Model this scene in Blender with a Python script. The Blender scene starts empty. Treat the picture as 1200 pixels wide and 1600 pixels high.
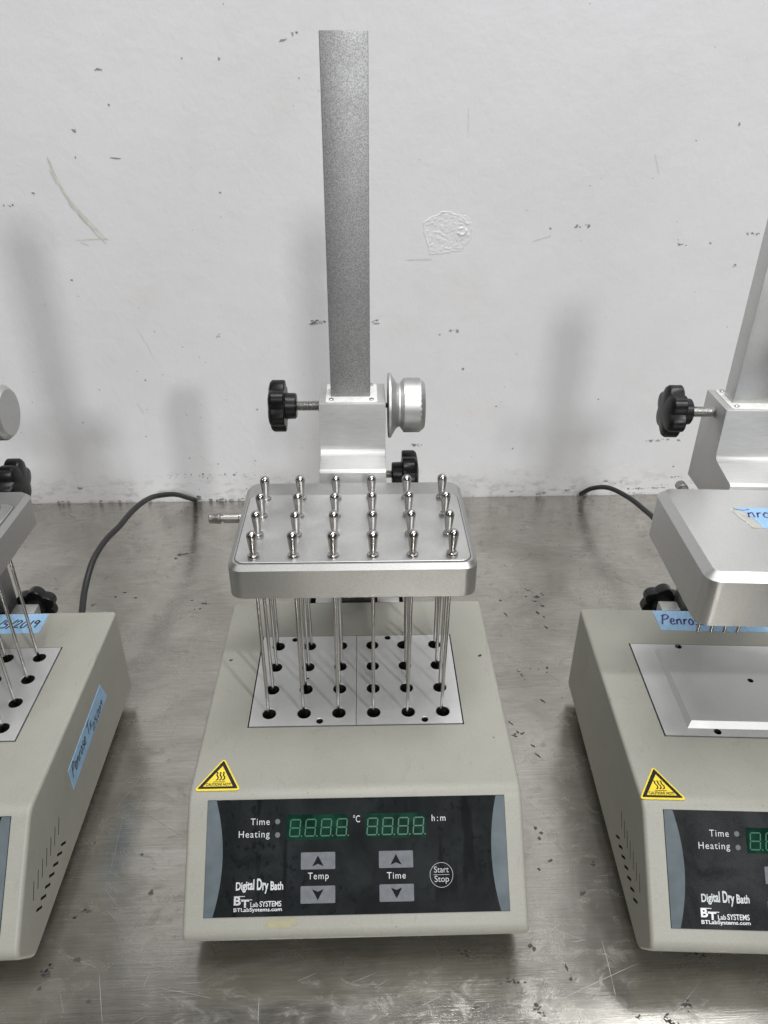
import bpy, bmesh, math, random
from mathutils import Vector, Matrix, noise
R = math.radians
random.seed(7)
S = bpy.context.scene
COL = S.collection
H = 0.097                       # height of the heater's top above the table

# ------------------------------------------------------------------ camera
cam = bpy.data.cameras.new("camera")
cam.sensor_fit = 'VERTICAL'; cam.sensor_height = 36.0; cam.sensor_width = 27.0
cam.lens = 1177.8 / 1600 * 36
cam.clip_start = 0.01; cam.clip_end = 50
co = bpy.data.objects.new("camera", cam); COL.objects.link(co)
pit, roll = 0.5302, -0.0047
fw = Vector((0, math.cos(pit), -math.sin(pit))); rt = Vector((1, 0, 0)); up = rt.cross(fw)
r2 = rt * math.cos(roll) - up * math.sin(roll); u2 = r2.cross(fw)
M = Matrix((r2, u2, -fw)).transposed().to_4x4()
M.translation = Vector((0.0204, -0.4325, 0.3999 + H))
co.matrix_world = M
S.camera = co

# ------------------------------------------------------------------ world, lamps, exposure
W = bpy.data.worlds.new("World"); S.world = W; W.use_nodes = True
bg = W.node_tree.nodes["Background"]
bg.inputs[0].default_value = (0.985, 0.99, 1.0, 1); bg.inputs[1].default_value = 0.05
def area(name, loc, target, power, sx, sy, col=(0.985, 0.988, 1.0)):
    l = bpy.data.lights.new(name, 'AREA'); l.shape = 'RECTANGLE'; l.size = sx; l.size_y = sy
    l.energy = power; l.color = col
    o = bpy.data.objects.new(name, l); COL.objects.link(o)
    o.location = loc
    o.rotation_euler = (Vector(target) - Vector(loc)).to_track_quat('-Z', 'Y').to_euler()
    return o
area("ceiling_or_added_lamp", (2.20, -13.80, 7.45), (0, 0.3, 0.2), 860, 1.9, 1.9)
area("ceiling_or_added_lamp", (1.15, -1.60, 2.43), (0, 0, 0.1), 31, 0.10, 0.10)
area("ceiling_or_added_lamp", (-1.55, -1.16, 2.2), (0, 0, 0.1), 5, 0.10, 0.10)
area("ceiling_or_added_lamp", (0.72, 0.36, 1.25), (0.23, -0.18, 0.0), 1.1, 0.5, 0.10)  # added low lamp by the wall, placed to put glare on the table
area("ceiling_or_added_lamp", (0.1, -0.05, 2.5), (0.05, 0.0, 0.0), 40, 1.6, 0.5)  # added overhead fill strip, stands in for ambient light
S.view_settings.view_transform = 'Standard'
S.view_settings.look = 'None'
S.view_settings.exposure = 0.07
S.view_settings.gamma = 1.0

# ------------------------------------------------------------------ materials
class NT:
    def __init__(s, name):
        s.m = bpy.data.materials.new(name); s.m.use_nodes = True
        s.t = s.m.node_tree; s.b = s.t.nodes["Principled BSDF"]
        s.tc = s.t.nodes.new("ShaderNodeTexCoord")
    def n(s, typ, **kw):
        o = s.t.nodes.new(typ)
        for k, v in kw.items(): setattr(o, k, v)
        return o
    def l(s, a, b): s.t.links.new(a, b)
    def noise(s, scale, detail=4, rough=0.55, stretch=None, dist=0.0, obj=True):
        nz = s.n("ShaderNodeTexNoise"); nz.inputs["Scale"].default_value = scale
        nz.inputs["Detail"].default_value = detail; nz.inputs["Roughness"].default_value = rough
        nz.inputs["Distortion"].default_value = dist
        src = s.tc.outputs["Object"]
        if stretch:
            mp = s.n("ShaderNodeMapping"); mp.inputs["Scale"].default_value = stretch
            s.l(src, mp.inputs[0]); src = mp.outputs[0]
        s.l(src, nz.inputs["Vector"]); return nz.outputs["Fac"]
    def ramp(s, fac, stops):
        r = s.n("ShaderNodeValToRGB"); e = r.color_ramp.elements
        while len(e) < len(stops): e.new(0.5)
        for el, (p, c) in zip(e, stops):
            el.position = p
            el.color = (c, c, c, 1) if not isinstance(c, tuple) else (*c, 1)
        s.l(fac, r.inputs[0]); return r.outputs[0]
    def mix(s, fac, a, b, blend='MIX'):
        mx = s.n("ShaderNodeMix", data_type='RGBA', blend_type=blend)
        for v, i in ((fac, 0), (a, 6), (b, 7)):
            if hasattr(v, "links"): s.l(v, mx.inputs[i])
            else: mx.inputs[i].default_value = v if i == 0 else (*v, 1)
        return mx.outputs[2]
    def bump(s, h, strength, dist=0.0005, prev=None):
        b = s.n("ShaderNodeBump"); b.inputs["Strength"].default_value = strength
        b.inputs["Distance"].default_value = dist
        s.l(h, b.inputs["Height"])
        if prev: s.l(prev, b.inputs["Normal"])
        return b.outputs[0]
    def set(s, **kw):
        for k, v in kw.items():
            i = s.b.inputs[k.replace("_", " ")]
            if hasattr(v, "links"): s.l(v, i)
            else: i.default_value = (*v, 1) if isinstance(v, tuple) else v
        return s.m

def flat(name, col, rough=0.5, metal=0.0, spec=0.5):
    m = NT(name)
    f = m.ramp(m.noise(180, 3), [(0.3, 0.9), (0.7, 1.08)])
    c = m.mix(1.0, col, f, 'MULTIPLY')
    return m.set(Base_Color=c, Roughness=rough, Metallic=metal, Specular_IOR_Level=spec)

def metal(name, col, rough, var=0.12, grain=1400, bump=0.05, stretch=None, blotch=0.0, clouds=35, met=1.0):
    m = NT(name)
    fine = m.noise(grain, 2, 0.6, stretch)
    big = m.noise(clouds, 5, 0.6)
    c = m.mix(1.0, col, m.ramp(fine, [(0.28, 1 - var), (0.72, 1 + var)]), 'MULTIPLY')
    if blotch:
        c = m.mix(1.0, c, m.ramp(big, [(0.3, 1 - blotch), (0.7, 1.0)]), 'MULTIPLY')
    rg = m.ramp(big, [(0.25, rough - 0.06), (0.75, rough + 0.07)])
    return m.set(Base_Color=c, Roughness=rg, Metallic=met, Normal=m.bump(fine, bump, 0.0003))

MAT = {}
MAT['alu'] = metal("bead_blasted_aluminium", (0.45, 0.45, 0.435), 0.46, 0.12, 1500, 0.12)
MAT['alu_col'] = metal("anodised_column", (0.335, 0.335, 0.335), 0.56, 0.38, 1350, 0.10)
MAT['alu_top'] = metal("worn_top_plate", (0.64, 0.64, 0.62), 0.46, 0.08, 1300, 0.10, None, 0.16)
MAT['alu_block'] = metal("machined_block", (0.64, 0.64, 0.63), 0.54, 0.07, 500, 0.06, (1, 9, 1), 0.05, met=0.82)
MAT['alu_car'] = metal("satin_carriage", (0.55, 0.55, 0.538), 0.54, 0.06, 900, 0.06, (0.12, 1, 1), met=0.88)
MAT['alu_bright'] = metal("brightened_aluminium", (0.58, 0.58, 0.568), 0.45, 0.06, 900, 0.06)  # paler for the right unit; its column's reflected light put into the colour
MAT['alu_knob'] = metal("satin_knurled_aluminium", (0.52, 0.52, 0.51), 0.50, 0.10, 1500, 0.1)
MAT['fitting'] = metal("dull_nickel", (0.33, 0.32, 0.30), 0.42, 0.10, 900, 0.1)
MAT['steel'] = metal("polished_steel", (0.46, 0.45, 0.435), 0.21, 0.05, 500, 0.0)
MAT['tube'] = metal("steel_tube", (0.33, 0.325, 0.315), 0.16, 0.05, 500, 0.0)
MAT['zinc'] = metal("zinc_thread", (0.52, 0.515, 0.50), 0.34, 0.10, 900, 0.05)
MAT['screw'] = metal("steel_screw", (0.55, 0.55, 0.55), 0.30, 0.05, 900, 0.0)
MAT['bore'] = flat("shaded_bore", (0.006, 0.006, 0.006), 0.7)  # aluminium hole insides painted near-black, their shade put into the colour
MAT['gap'] = flat("shaded_gap", (0.010, 0.010, 0.009), 0.8)  # shade inside the well, vent slots and seam painted as near-black
MAT['nylon'] = flat("white_nylon", (0.74, 0.74, 0.71), 0.45)
MAT['rubber'] = flat("black_rubber", (0.012, 0.012, 0.012), 0.55)
MAT['cable'] = flat("cable_jacket", (0.013, 0.013, 0.013), 0.42)
MAT['yellow'] = flat("yellow_sticker", (0.80, 0.62, 0.05), 0.35)
MAT['black_ink'] = flat("black_ink", (0.008, 0.008, 0.008), 0.4)
MAT['marker'] = flat("marker_ink", (0.012, 0.011, 0.03), 0.45)
MAT['marker_violet'] = flat("violet_marker_ink", (0.05, 0.035, 0.16), 0.45)
MAT['print'] = flat("white_print", (0.52, 0.54, 0.54), 0.45)
MAT['print_grey'] = flat("grey_print", (0.40, 0.42, 0.42), 0.45)
MAT['silver'] = metal("silver_foil", (0.42, 0.42, 0.42), 0.40, 0.25, 1500, 0.15)
MAT['arrow'] = flat("dark_arrow", (0.010, 0.011, 0.012), 0.5, 0.0, 0.04)
MAT['lamp_off'] = flat("indicator_lens", (0.11, 0.12, 0.12), 0.3)
MAT['segment'] = flat("unlit_segment", (0.010, 0.092, 0.052), 0.4)
MAT['paper'] = flat("torn_tape_residue", (0.42, 0.42, 0.38), 0.7)
MAT['glue'] = flat("yellowed_glue", (0.29, 0.275, 0.165), 0.4)
MAT['speck'] = flat("black_fleck", (0.016, 0.016, 0.015), 0.7)
MAT['scuff'] = flat("grey_scuff", (0.30, 0.30, 0.285), 0.6)
MAT['scuff_dark'] = flat("dark_scuff", (0.26, 0.26, 0.25), 0.6)
MAT['scuff_tan'] = flat("tan_mark", (0.59, 0.58, 0.53), 0.6)
MAT['grime'] = flat("dark_scuff_on_steel", (0.05, 0.049, 0.045), 0.6)
MAT['scratch'] = metal("bright_scratch", (0.50, 0.49, 0.465), 0.45, 0.2, 900, 0.0)
MAT['scuff_soft'] = flat("soft_grey_scuff", (0.49, 0.49, 0.475), 0.6)

def mk_black_plastic():
    m = NT("black_plastic")
    c = m.mix(m.ramp(m.noise(60, 5), [(0.5, 0.0), (0.8, 1.0)]), (0.005, 0.005, 0.005), (0.011, 0.011, 0.011))
    return m.set(Base_Color=c, Roughness=0.34, Specular_IOR_Level=0.3, Normal=m.bump(m.noise(1500, 2), 0.08, 0.0003))
MAT['plastic'] = mk_black_plastic()

def mk_body():
    m = NT("grey_beige_enamel")
    big = m.noise(14, 6, 0.65)
    c = m.mix(m.ramp(big, [(0.3, 0.0), (0.72, 1.0)]), (0.278, 0.275, 0.235), (0.315, 0.312, 0.268))
    c = m.mix(1.0, c, m.ramp(m.noise(900, 3, 0.6), [(0.3, 0.93), (0.7, 1.06)]), 'MULTIPLY')
    smear = m.ramp(m.noise(30, 5, 0.65, (1, 3.5, 1.6), 0.8), [(0.56, 0.0), (0.76, 0.5)])
    c = m.mix(smear, c, (0.32, 0.32, 0.28))
    rub = m.ramp(m.noise(55, 5, 0.7, (2.2, 0.8, 1), 1.0), [(0.60, 0.0), (0.78, 0.5)])
    c = m.mix(rub, c, (0.178, 0.176, 0.145))
    dirt = m.ramp(m.noise(260, 3, 0.6), [(0.72, 0.0), (0.76, 0.9)])
    c = m.mix(dirt, c, (0.11, 0.107, 0.09))
    pale = m.ramp(m.noise(330, 3, 0.6), [(0.74, 0.0), (0.77, 0.8)])
    c = m.mix(pale, c, (0.40, 0.395, 0.36))
    rg = m.ramp(smear, [(0.0, 0.45), (0.5, 0.62)])
    return m.set(Base_Color=c, Roughness=rg, Normal=m.bump(m.noise(1100, 2), 0.14, 0.0004))
MAT['body'] = mk_body()

def mk_panel(name, dust, grain, wet=1.0):
    m = NT(name)
    haze = m.ramp(m.noise(28, 6, 0.62, None, 0.6), [(0.38, 0.30), (0.66, 1.0)])
    drops = m.ramp(m.noise(260, 4, 0.6, (1.0, 0.8, 0.8)), [(0.56, 1.0), (0.63, 0.35)])
    runs = m.ramp(m.noise(48, 4, 0.5, (1.6, 0.20, 0.20)), [(0.57, 1.0), (0.63, 0.30)])
    gate = m.ramp(m.noise(18, 2, 0.5), [(0.44, 0.0), (0.56, wet)])
    mk = m.mix(gate, (1, 1, 1), m.mix(1.0, drops, runs, 'MULTIPLY'))
    f = m.mix(1.0, haze, mk, 'MULTIPLY')
    spk = m.ramp(m.noise(2600, 2, 0.7), [(0.35, 1 - grain), (0.65, 1 + grain)])
    f = m.mix(1.0, f, spk, 'MULTIPLY')
    c = m.mix(f, (0.004, 0.005, 0.005), dust)
    return m.set(Base_Color=c, Roughness=0.35, Specular_IOR_Level=0.02, Normal=m.bump(m.noise(2200, 2), 0.04, 0.0002))
MAT['panel'] = mk_panel("smoked_black_film", (0.021, 0.024, 0.024), 0.12)
MAT['panel_dusty_lit'] = mk_panel("dusty_lit_black_film", (0.040, 0.042, 0.043), 0.55, 0.12)  # right panel: grainy dust, with reflected light painted in as a paler tone
def mk_band():
    m = NT("blue_grey_band")
    c = m.mix(m.ramp(m.noise(60, 5), [(0.35, 0.0), (0.7, 1.0)]), (0.085, 0.108, 0.116), (0.125, 0.15, 0.162))
    return m.set(Base_Color=c, Roughness=0.42, Specular_IOR_Level=0.12)
MAT['band'] = mk_band()
def mk_disp():
    m = NT("green_display_window")
    c = m.mix(m.ramp(m.noise(90, 5), [(0.4, 0.0), (0.65, 1.0)]), (0.003, 0.018, 0.011), (0.007, 0.040, 0.024))
    return m.set(Base_Color=c, Roughness=0.25, Specular_IOR_Level=0.03)
MAT['display'] = mk_disp()
def mk_button():
    m = NT("grey_membrane_key")
    c = m.mix(m.ramp(m.noise(300, 4), [(0.35, 0.0), (0.7, 1.0)]), (0.125, 0.133, 0.143), (0.160, 0.170, 0.180))
    return m.set(Base_Color=c, Roughness=0.45, Specular_IOR_Level=0.15)
MAT['button'] = mk_button()
def mk_tape():
    m = NT("blue_masking_tape")
    c = m.mix(m.ramp(m.noise(500, 3, 0.6, (1, 0.25, 1)), [(0.3, 0.0), (0.7, 1.0)]), (0.23, 0.40, 0.58), (0.32, 0.50, 0.69))
    return m.set(Base_Color=c, Roughness=0.65, Normal=m.bump(m.noise(900, 2, 0.5, (1, 0.2, 1)), 0.25, 0.0004))
MAT['tape'] = mk_tape()

def mk_wall():
    m = NT("painted_plaster_wall")
    big = m.noise(5, 6, 0.62)
    c = m.mix(m.ramp(big, [(0.32, 0.0), (0.70, 1.0)]), (0.645, 0.642, 0.648), (0.69, 0.69, 0.70))
    tan = m.ramp(m.noise(9, 5, 0.6, None, 0.3), [(0.60, 0.0), (0.78, 0.55)])
    c = m.mix(tan, c, (0.615, 0.605, 0.56))
    sm = m.ramp(m.noise(22, 5, 0.65, (1, 1, 0.6)), [(0.60, 0.0), (0.80, 0.4)])
    c = m.mix(sm, c, (0.58, 0.58, 0.56))
    sp = m.ramp(m.noise(210, 3, 0.65), [(0.735, 0.0), (0.77, 0.6)])
    c = m.mix(sp, c, (0.45, 0.44, 0.42))
    # dirt gathers in the lowest few centimetres
    sx = m.n("ShaderNodeSeparateXYZ"); m.l(m.tc.outputs["Object"], sx.inputs[0])
    mr = m.n("ShaderNodeMapRange"); mr.inputs[1].default_value = 0.0; mr.inputs[2].default_value = 0.05
    mr.inputs[3].default_value = 1.0; mr.inputs[4].default_value = 0.0; m.l(sx.outputs[2], mr.inputs[0])
    lo = m.n("ShaderNodeMath", operation='MULTIPLY'); m.l(mr.outputs[0], lo.inputs[0])
    m.l(m.ramp(m.noise(75, 5, 0.7, (0.6, 1, 1.2)), [(0.50, 0.0), (0.72, 0.9)]), lo.inputs[1])
    c = m.mix(lo.outputs[0], c, (0.26, 0.255, 0.24))
    b1 = m.bump(m.noise(160, 4, 0.55, (1, 1, 0.8)), 0.16, 0.0012)
    b2 = m.bump(m.noise(28, 5, 0.6), 0.16, 0.004, b1)
    return m.set(Base_Color=c, Roughness=0.55, Specular_IOR_Level=0.3, Normal=b2)
MAT['wall'] = mk_wall()

def mk_table():
    m = NT("worn_stainless_steel")
    brush = m.noise(55, 6, 0.7, (0.35, 7.0, 1))
    fine = m.noise(260, 4, 0.7, (0.12, 4.0, 1))
    blot = m.noise(11, 7, 0.68, None, 1.0)
    wipe = m.noise(24, 5, 0.65, (0.55, 1.6, 1), 1.8)
    blot2 = m.noise(46, 6, 0.72, (0.8, 1.2, 1), 1.2)
    c = m.mix(m.ramp(blot, [(0.34, 0.0), (0.64, 1.0)]), (0.40, 0.382, 0.340), (0.56, 0.538, 0.487))
    c = m.mix(m.ramp(wipe, [(0.52, 0.0), (0.66, 0.75)]), c, (0.54, 0.527, 0.48))
    c = m.mix(1.0, c, m.ramp(brush, [(0.30, 0.93), (0.70, 1.05)]), 'MULTIPLY')
    c = m.mix(1.0, c, m.ramp(fine, [(0.30, 0.80), (0.70, 1.14)]), 'MULTIPLY')
    c = m.mix(m.ramp(blot2, [(0.56, 0.0), (0.74, 0.55)]), c, (0.18, 0.168, 0.145))
    c = m.mix(m.ramp(m.noise(5, 4, 0.6), [(0.52, 0.0), (0.68, 0.35)]), c, (0.31, 0.277, 0.26))
    c = m.mix(m.ramp(m.noise(330, 3, 0.6), [(0.725, 0.0), (0.77, 0.8)]), c, (0.10, 0.095, 0.085))
    rg = m.ramp(blot, [(0.25, 0.14), (0.75, 0.24)])
    rg2 = m.mix(m.ramp(blot2, [(0.50, 0.0), (0.72, 1.0)]), rg, (0.40, 0.40, 0.40))
    b = m.bump(fine, 0.12, 0.0004); b = m.bump(brush, 0.07, 0.001, b); b = m.bump(m.noise(9, 3, 0.5), 0.10, 0.004, b)
    return m.set(Base_Color=c, Roughness=rg2, Metallic=0.90, Normal=b)
MAT['table'] = mk_table()

# ------------------------------------------------------------------ mesh helpers
def mesh_of(name, bm, mats, smooth=35):
    bmesh.ops.recalc_face_normals(bm, faces=bm.faces[:])
    me = bpy.data.meshes.new(name); bm.to_mesh(me); bm.free()
    for m in (mats if isinstance(mats, (list, tuple)) else [mats]): me.materials.append(MAT[m])
    if smooth:
        me.shade_smooth(); me.set_sharp_from_angle(angle=R(smooth))
    return me
def link(name, data, parent=None, loc=(0, 0, 0)):
    o = bpy.data.objects.new(name, data); COL.objects.link(o)
    o.location = loc
    if parent: o.parent = parent
    return o
def part(name, me, root): return link(name, me, root, (0, 0, H))     # part of a unit
def sub(name, me, par): return link(name, me, par)                   # sub-part

def bm_box(bm, x0, x1, y0, y1, z0, z1, bev=0.0, seg=2):
    vs = [bm.verts.new((x, y, z)) for x in (x0, x1) for y in (y0, y1) for z in (z0, z1)]
    fs = [(0, 1, 3, 2), (4, 6, 7, 5), (0, 4, 5, 1), (2, 3, 7, 6), (0, 2, 6, 4), (1, 5, 7, 3)]
    faces = [bm.faces.new([vs[i] for i in f]) for f in fs]
    if bev:
        es = list({e for f in faces for e in f.edges})
        bmesh.ops.bevel(bm, geom=es, offset=bev, segments=seg, profile=0.5, affect='EDGES')
def box(*a, **k):
    bm = bmesh.new(); bm_box(bm, *a, **k); return bm
def bm_lathe(bm, prof, n=24, origin=(0, 0, 0), axis='Z', bump=None):
    O = Vector(origin); rings = []
    for j, (h, r) in enumerate(prof):
        ring = []
        if r < 1e-6:
            ring = [0]
            p = (0, 0, h)
            ring = [bm.verts.new(O + ax(p, axis))]
        else:
            for i in range(n):
                a = 2 * math.pi * i / n
                rr = r + (bump(i, j) if bump else 0)
                ring.append(bm.verts.new(O + ax((rr * math.cos(a), rr * math.sin(a), h), axis)))
        rings.append(ring)
    for a, b in zip(rings, rings[1:]):
        if len(a) == 1 and len(b) == 1: continue
        for i in range(n):
            k = (i + 1) % n
            if len(a) == 1: bm.faces.new((a[0], b[i], b[k]))
            elif len(b) == 1: bm.faces.new((a[i], a[k], b[0]))
            else: bm.faces.new((a[i], a[k], b[k], b[i]))
    for e, ring in ((0, rings[0]), (1, rings[-1])):
        if len(ring) > 1: bm.faces.new(ring)
def ax(p, axis):
    x, y, z = p
    return Vector({'Z': (x, y, z), 'X': (z, x, y), 'Y': (y, z, x)}[axis])
def lathe(prof, n=24, origin=(0, 0, 0), axis='Z', bump=None):
    bm = bmesh.new(); bm_lathe(bm, prof, n, origin, axis, bump); return bm
def bm_loft(bm, loops, cap=True):
    rs = [[bm.verts.new(p) for p in lp] for lp in loops]
    n = len(rs[0])
    for a, b in zip(rs, rs[1:]):
        for i in range(n): bm.faces.new((a[i], a[(i + 1) % n], b[(i + 1) % n], b[i]))
    if cap: bm.faces.new(rs[0][::-1]); bm.faces.new(rs[-1])
def rrect(x0, x1, y0, y1, r, n=6):
    pts = []
    for cx, cy, a0 in ((x1 - r, y1 - r, 0), (x0 + r, y1 - r, 90), (x0 + r, y0 + r, 180), (x1 - r, y0 + r, 270)):
        for i in range(n + 1):
            a = R(a0 + 90 * i / n); pts.append((cx + r * math.cos(a), cy + r * math.sin(a)))
    return pts
def bm_plate(bm, pts, f, h0, h1, inset=0.0):
    """flat outline in (u,v) given thickness h0..h1 and carried to 3D by f"""
    a = [bm.verts.new(f(u, v, h0)) for u, v in pts]
    b = [bm.verts.new(f(u, v, h1)) for u, v in pts]
    n = len(pts)
    for i in range(n): bm.faces.new((a[i], a[(i + 1) % n], b[(i + 1) % n], b[i]))
    bm.faces.new(b); bm.faces.new(a[::-1])
def plate(pts, f, h0, h1):
    bm = bmesh.new(); bm_plate(bm, pts, f, h0, h1); return bm
def circ(cx, cy, r, n=24): return [(cx + r * math.cos(2 * math.pi * i / n), cy + r * math.sin(2 * math.pi * i / n)) for i in range(n)]
def bm_ring(bm, outer, inner, f, h):
    a = [bm.verts.new(f(u, v, h)) for u, v in outer]; b = [bm.verts.new(f(u, v, h)) for u, v in inner]
    n = len(a)
    for i in range(n): bm.faces.new((a[i], a[(i + 1) % n], b[(i + 1) % n], b[i]))
def spline(pts, k=6):
    out = []
    for i in range(len(pts) - 1):
        p0 = Vector(pts[max(i - 1, 0)]); p1 = Vector(pts[i]); p2 = Vector(pts[i + 1]); p3 = Vector(pts[min(i + 2, len(pts) - 1)])
        for j in range(k):
            t = j / k
            out.append(0.5 * ((2 * p1) + (p2 - p0) * t + (2 * p0 - 5 * p1 + 4 * p2 - p3) * t * t + (3 * p1 - p0 - 3 * p2 + p3) * t ** 3))
    out.append(Vector(pts[-1])); return out
def bm_ribbon(bm, pts, w, f, h, taper=False, smooth=True):
    P = spline([(x, y, 0) for x, y in pts], 4) if smooth and len(pts) > 2 else [Vector((x, y, 0)) for x, y in pts]
    prev = None
    for i, p in enumerate(P):
        d = (P[min(i + 1, len(P) - 1)] - P[max(i - 1, 0)])
        if d.length < 1e-9: continue
        d.normalize(); nn = Vector((-d.y, d.x, 0))
        ww = w * 0.5 * ((0.25 + 0.75 * math.sin(math.pi * (i + 0.2) / (len(P) - 0.6))) if taper else 1)
        a = bm.verts.new(f(*(p + nn * ww).xy, h)); b = bm.verts.new(f(*(p - nn * ww).xy, h))
        if prev: bm.faces.new((prev[0], prev[1], b, a))
        prev = (a, b)
def tube(pts, r, n=12, k=8):
    P = spline(pts, k); bm = bmesh.new(); rings = []
    nrm = None
    for i, p in enumerate(P):
        d = (P[min(i + 1, len(P) - 1)] - P[max(i - 1, 0)]).normalized()
        if nrm is None: nrm = d.orthogonal().normalized()
        nrm = (nrm - d * nrm.dot(d)).normalized(); b = d.cross(nrm)
        rings.append([p + (nrm * math.cos(2 * math.pi * j / n) + b * math.sin(2 * math.pi * j / n)) * r for j in range(n)])
    bm_loft(bm, rings); return bm

_txt = {}
def text_geo(s, bold=0.0, spc=1.0):
    key = (s, bold, spc)
    if key not in _txt:
        cu = bpy.data.curves.new("lettering", 'FONT'); cu.body = s; cu.size = 1.0; cu.offset = bold
        cu.resolution_u = 4; cu.space_character = spc
        o = bpy.data.objects.new("lettering", cu); COL.objects.link(o)
        dg = bpy.context.evaluated_depsgraph_get(); ev = o.evaluated_get(dg)
        me = ev.to_mesh()
        V = [tuple(v.co) for v in me.vertices]; F = [tuple(p.vertices) for p in me.polygons]
        ev.to_mesh_clear(); bpy.data.objects.remove(o); bpy.data.curves.remove(cu)
        _txt[key] = (V, F)
    return _txt[key]
CAP = max(v[1] for v in text_geo("H")[0])
def bm_text(bm, s, x0, x1, base, cap, f, h, bold=0.0, warp=None, spc=1.0):
    V, F = text_geo(s, bold, spc)
    a = min(v[0] for v in V); b = max(v[0] for v in V)
    vs = []
    for x, y, z in V:
        u = (x - a) / (b - a); v = y / CAP
        if warp: v = warp(u, v)
        vs.append(bm.verts.new(f(x0 + (x1 - x0) * u, base + cap * v, h)))
    for q in F:
        try: bm.faces.new([vs[i] for i in q])
        except ValueError: pass

GLY = {  # handwriting strokes, x-height 1, capitals 1.7
 'P': (0.9, [[(0.05, 0), (0.25, 1.7)], [(0.1, 1.45), (0.55, 1.75), (0.85, 1.4), (0.6, 0.95), (0.2, 0.85)]]),
 'e': (0.62, [[(0.05, 0.5), (0.4, 0.62), (0.42, 0.95), (0.2, 1.0), (0.03, 0.5), (0.2, 0.02), (0.55, 0.2)]]),
 'n': (0.72, [[(0.05, 0), (0.12, 0.95), (0.14, 0.7), (0.42, 1.0), (0.5, 0.6), (0.55, 0)]]),
 'r': (0.52, [[(0.06, 0), (0.13, 0.95), (0.16, 0.65), (0.3, 0.95), (0.48, 0.85)]]),
 'o': (0.66, [[(0.35, 1.0), (0.08, 0.65), (0.12, 0.1), (0.42, 0.05), (0.55, 0.55), (0.36, 1.0), (0.2, 0.9)]]),
 's': (0.55, [[(0.48, 0.92), (0.22, 1.0), (0.12, 0.7), (0.42, 0.42), (0.36, 0.05), (0.05, 0.06)]]),
 'T': (0.95, [[(0.0, 1.55), (0.95, 1.75)], [(0.5, 1.65), (0.42, 0.0)]]),
 'x': (0.62, [[(0.05, 0.95), (0.5, 0.02)], [(0.52, 1.0), (0.02, 0.0)]]),
 '2': (0.75, [[(0.08, 1.1), (0.3, 1.5), (0.58, 1.2), (0.3, 0.5), (0.02, 0.05), (0.65, 0.12)]]),
 '5': (0.72, [[(0.6, 1.5), (0.2, 1.42), (0.15, 0.85), (0.55, 0.7), (0.5, 0.1), (0.05, 0.05)]]),
 '0': (0.75, [[(0.4, 1.45), (0.1, 0.9), (0.15, 0.1), (0.48, 0.05), (0.62, 0.8), (0.4, 1.45)]]),
 '1': (0.4, [[(0.2, 1.45), (0.16, 0.0)]]),
 '9': (0.7, [[(0.55, 1.2), (0.25, 1.45), (0.1, 1.0), (0.45, 0.85), (0.57, 1.3), (0.5, 0.0)]]),
 '/': (0.55, [[(0.5, 1.7), (0.02, -0.25)]]),
 ' ': (0.5, []),
}
def hand(bm, s, u0, v0, xh, f, h, w, sx=1.0, slant=0.18, rise=0.0):
    u = u0
    for ch in s:
        adv, st = GLY[ch]
        for line in st:
            bm_ribbon(bm, [(u + (x + slant * y) * xh * sx, v0 + y * xh + rise * (u - u0 + x * xh * sx)) for x, y in line], w, f, h)
        u += adv * xh * sx * 1.08
    return u

def blob(bm, cx, cy, rx, ry, rot, f, h, n=14, rag=0.45, rng=random):
    c, s = math.cos(rot), math.sin(rot); pts = []
    ph = rng.random() * 100
    for i in range(n):
        a = 2 * math.pi * i / n
        k = 1 + rag * (noise.noise(Vector((math.cos(a) * 1.6 + ph, math.sin(a) * 1.6, ph))) * 1.6 + (rng.random() - 0.5) * 0.5)
        x, y = rx * k * math.cos(a), ry * k * math.sin(a)
        pts.append((cx + c * x - s * y, cy + s * x + c * y))
    vs = [bm.verts.new(f(u, v, h)) for u, v in pts]
    ctr = bm.verts.new(f(cx, cy, h))
    for i in range(n): bm.faces.new((ctr, vs[i], vs[(i + 1) % n]))

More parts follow.
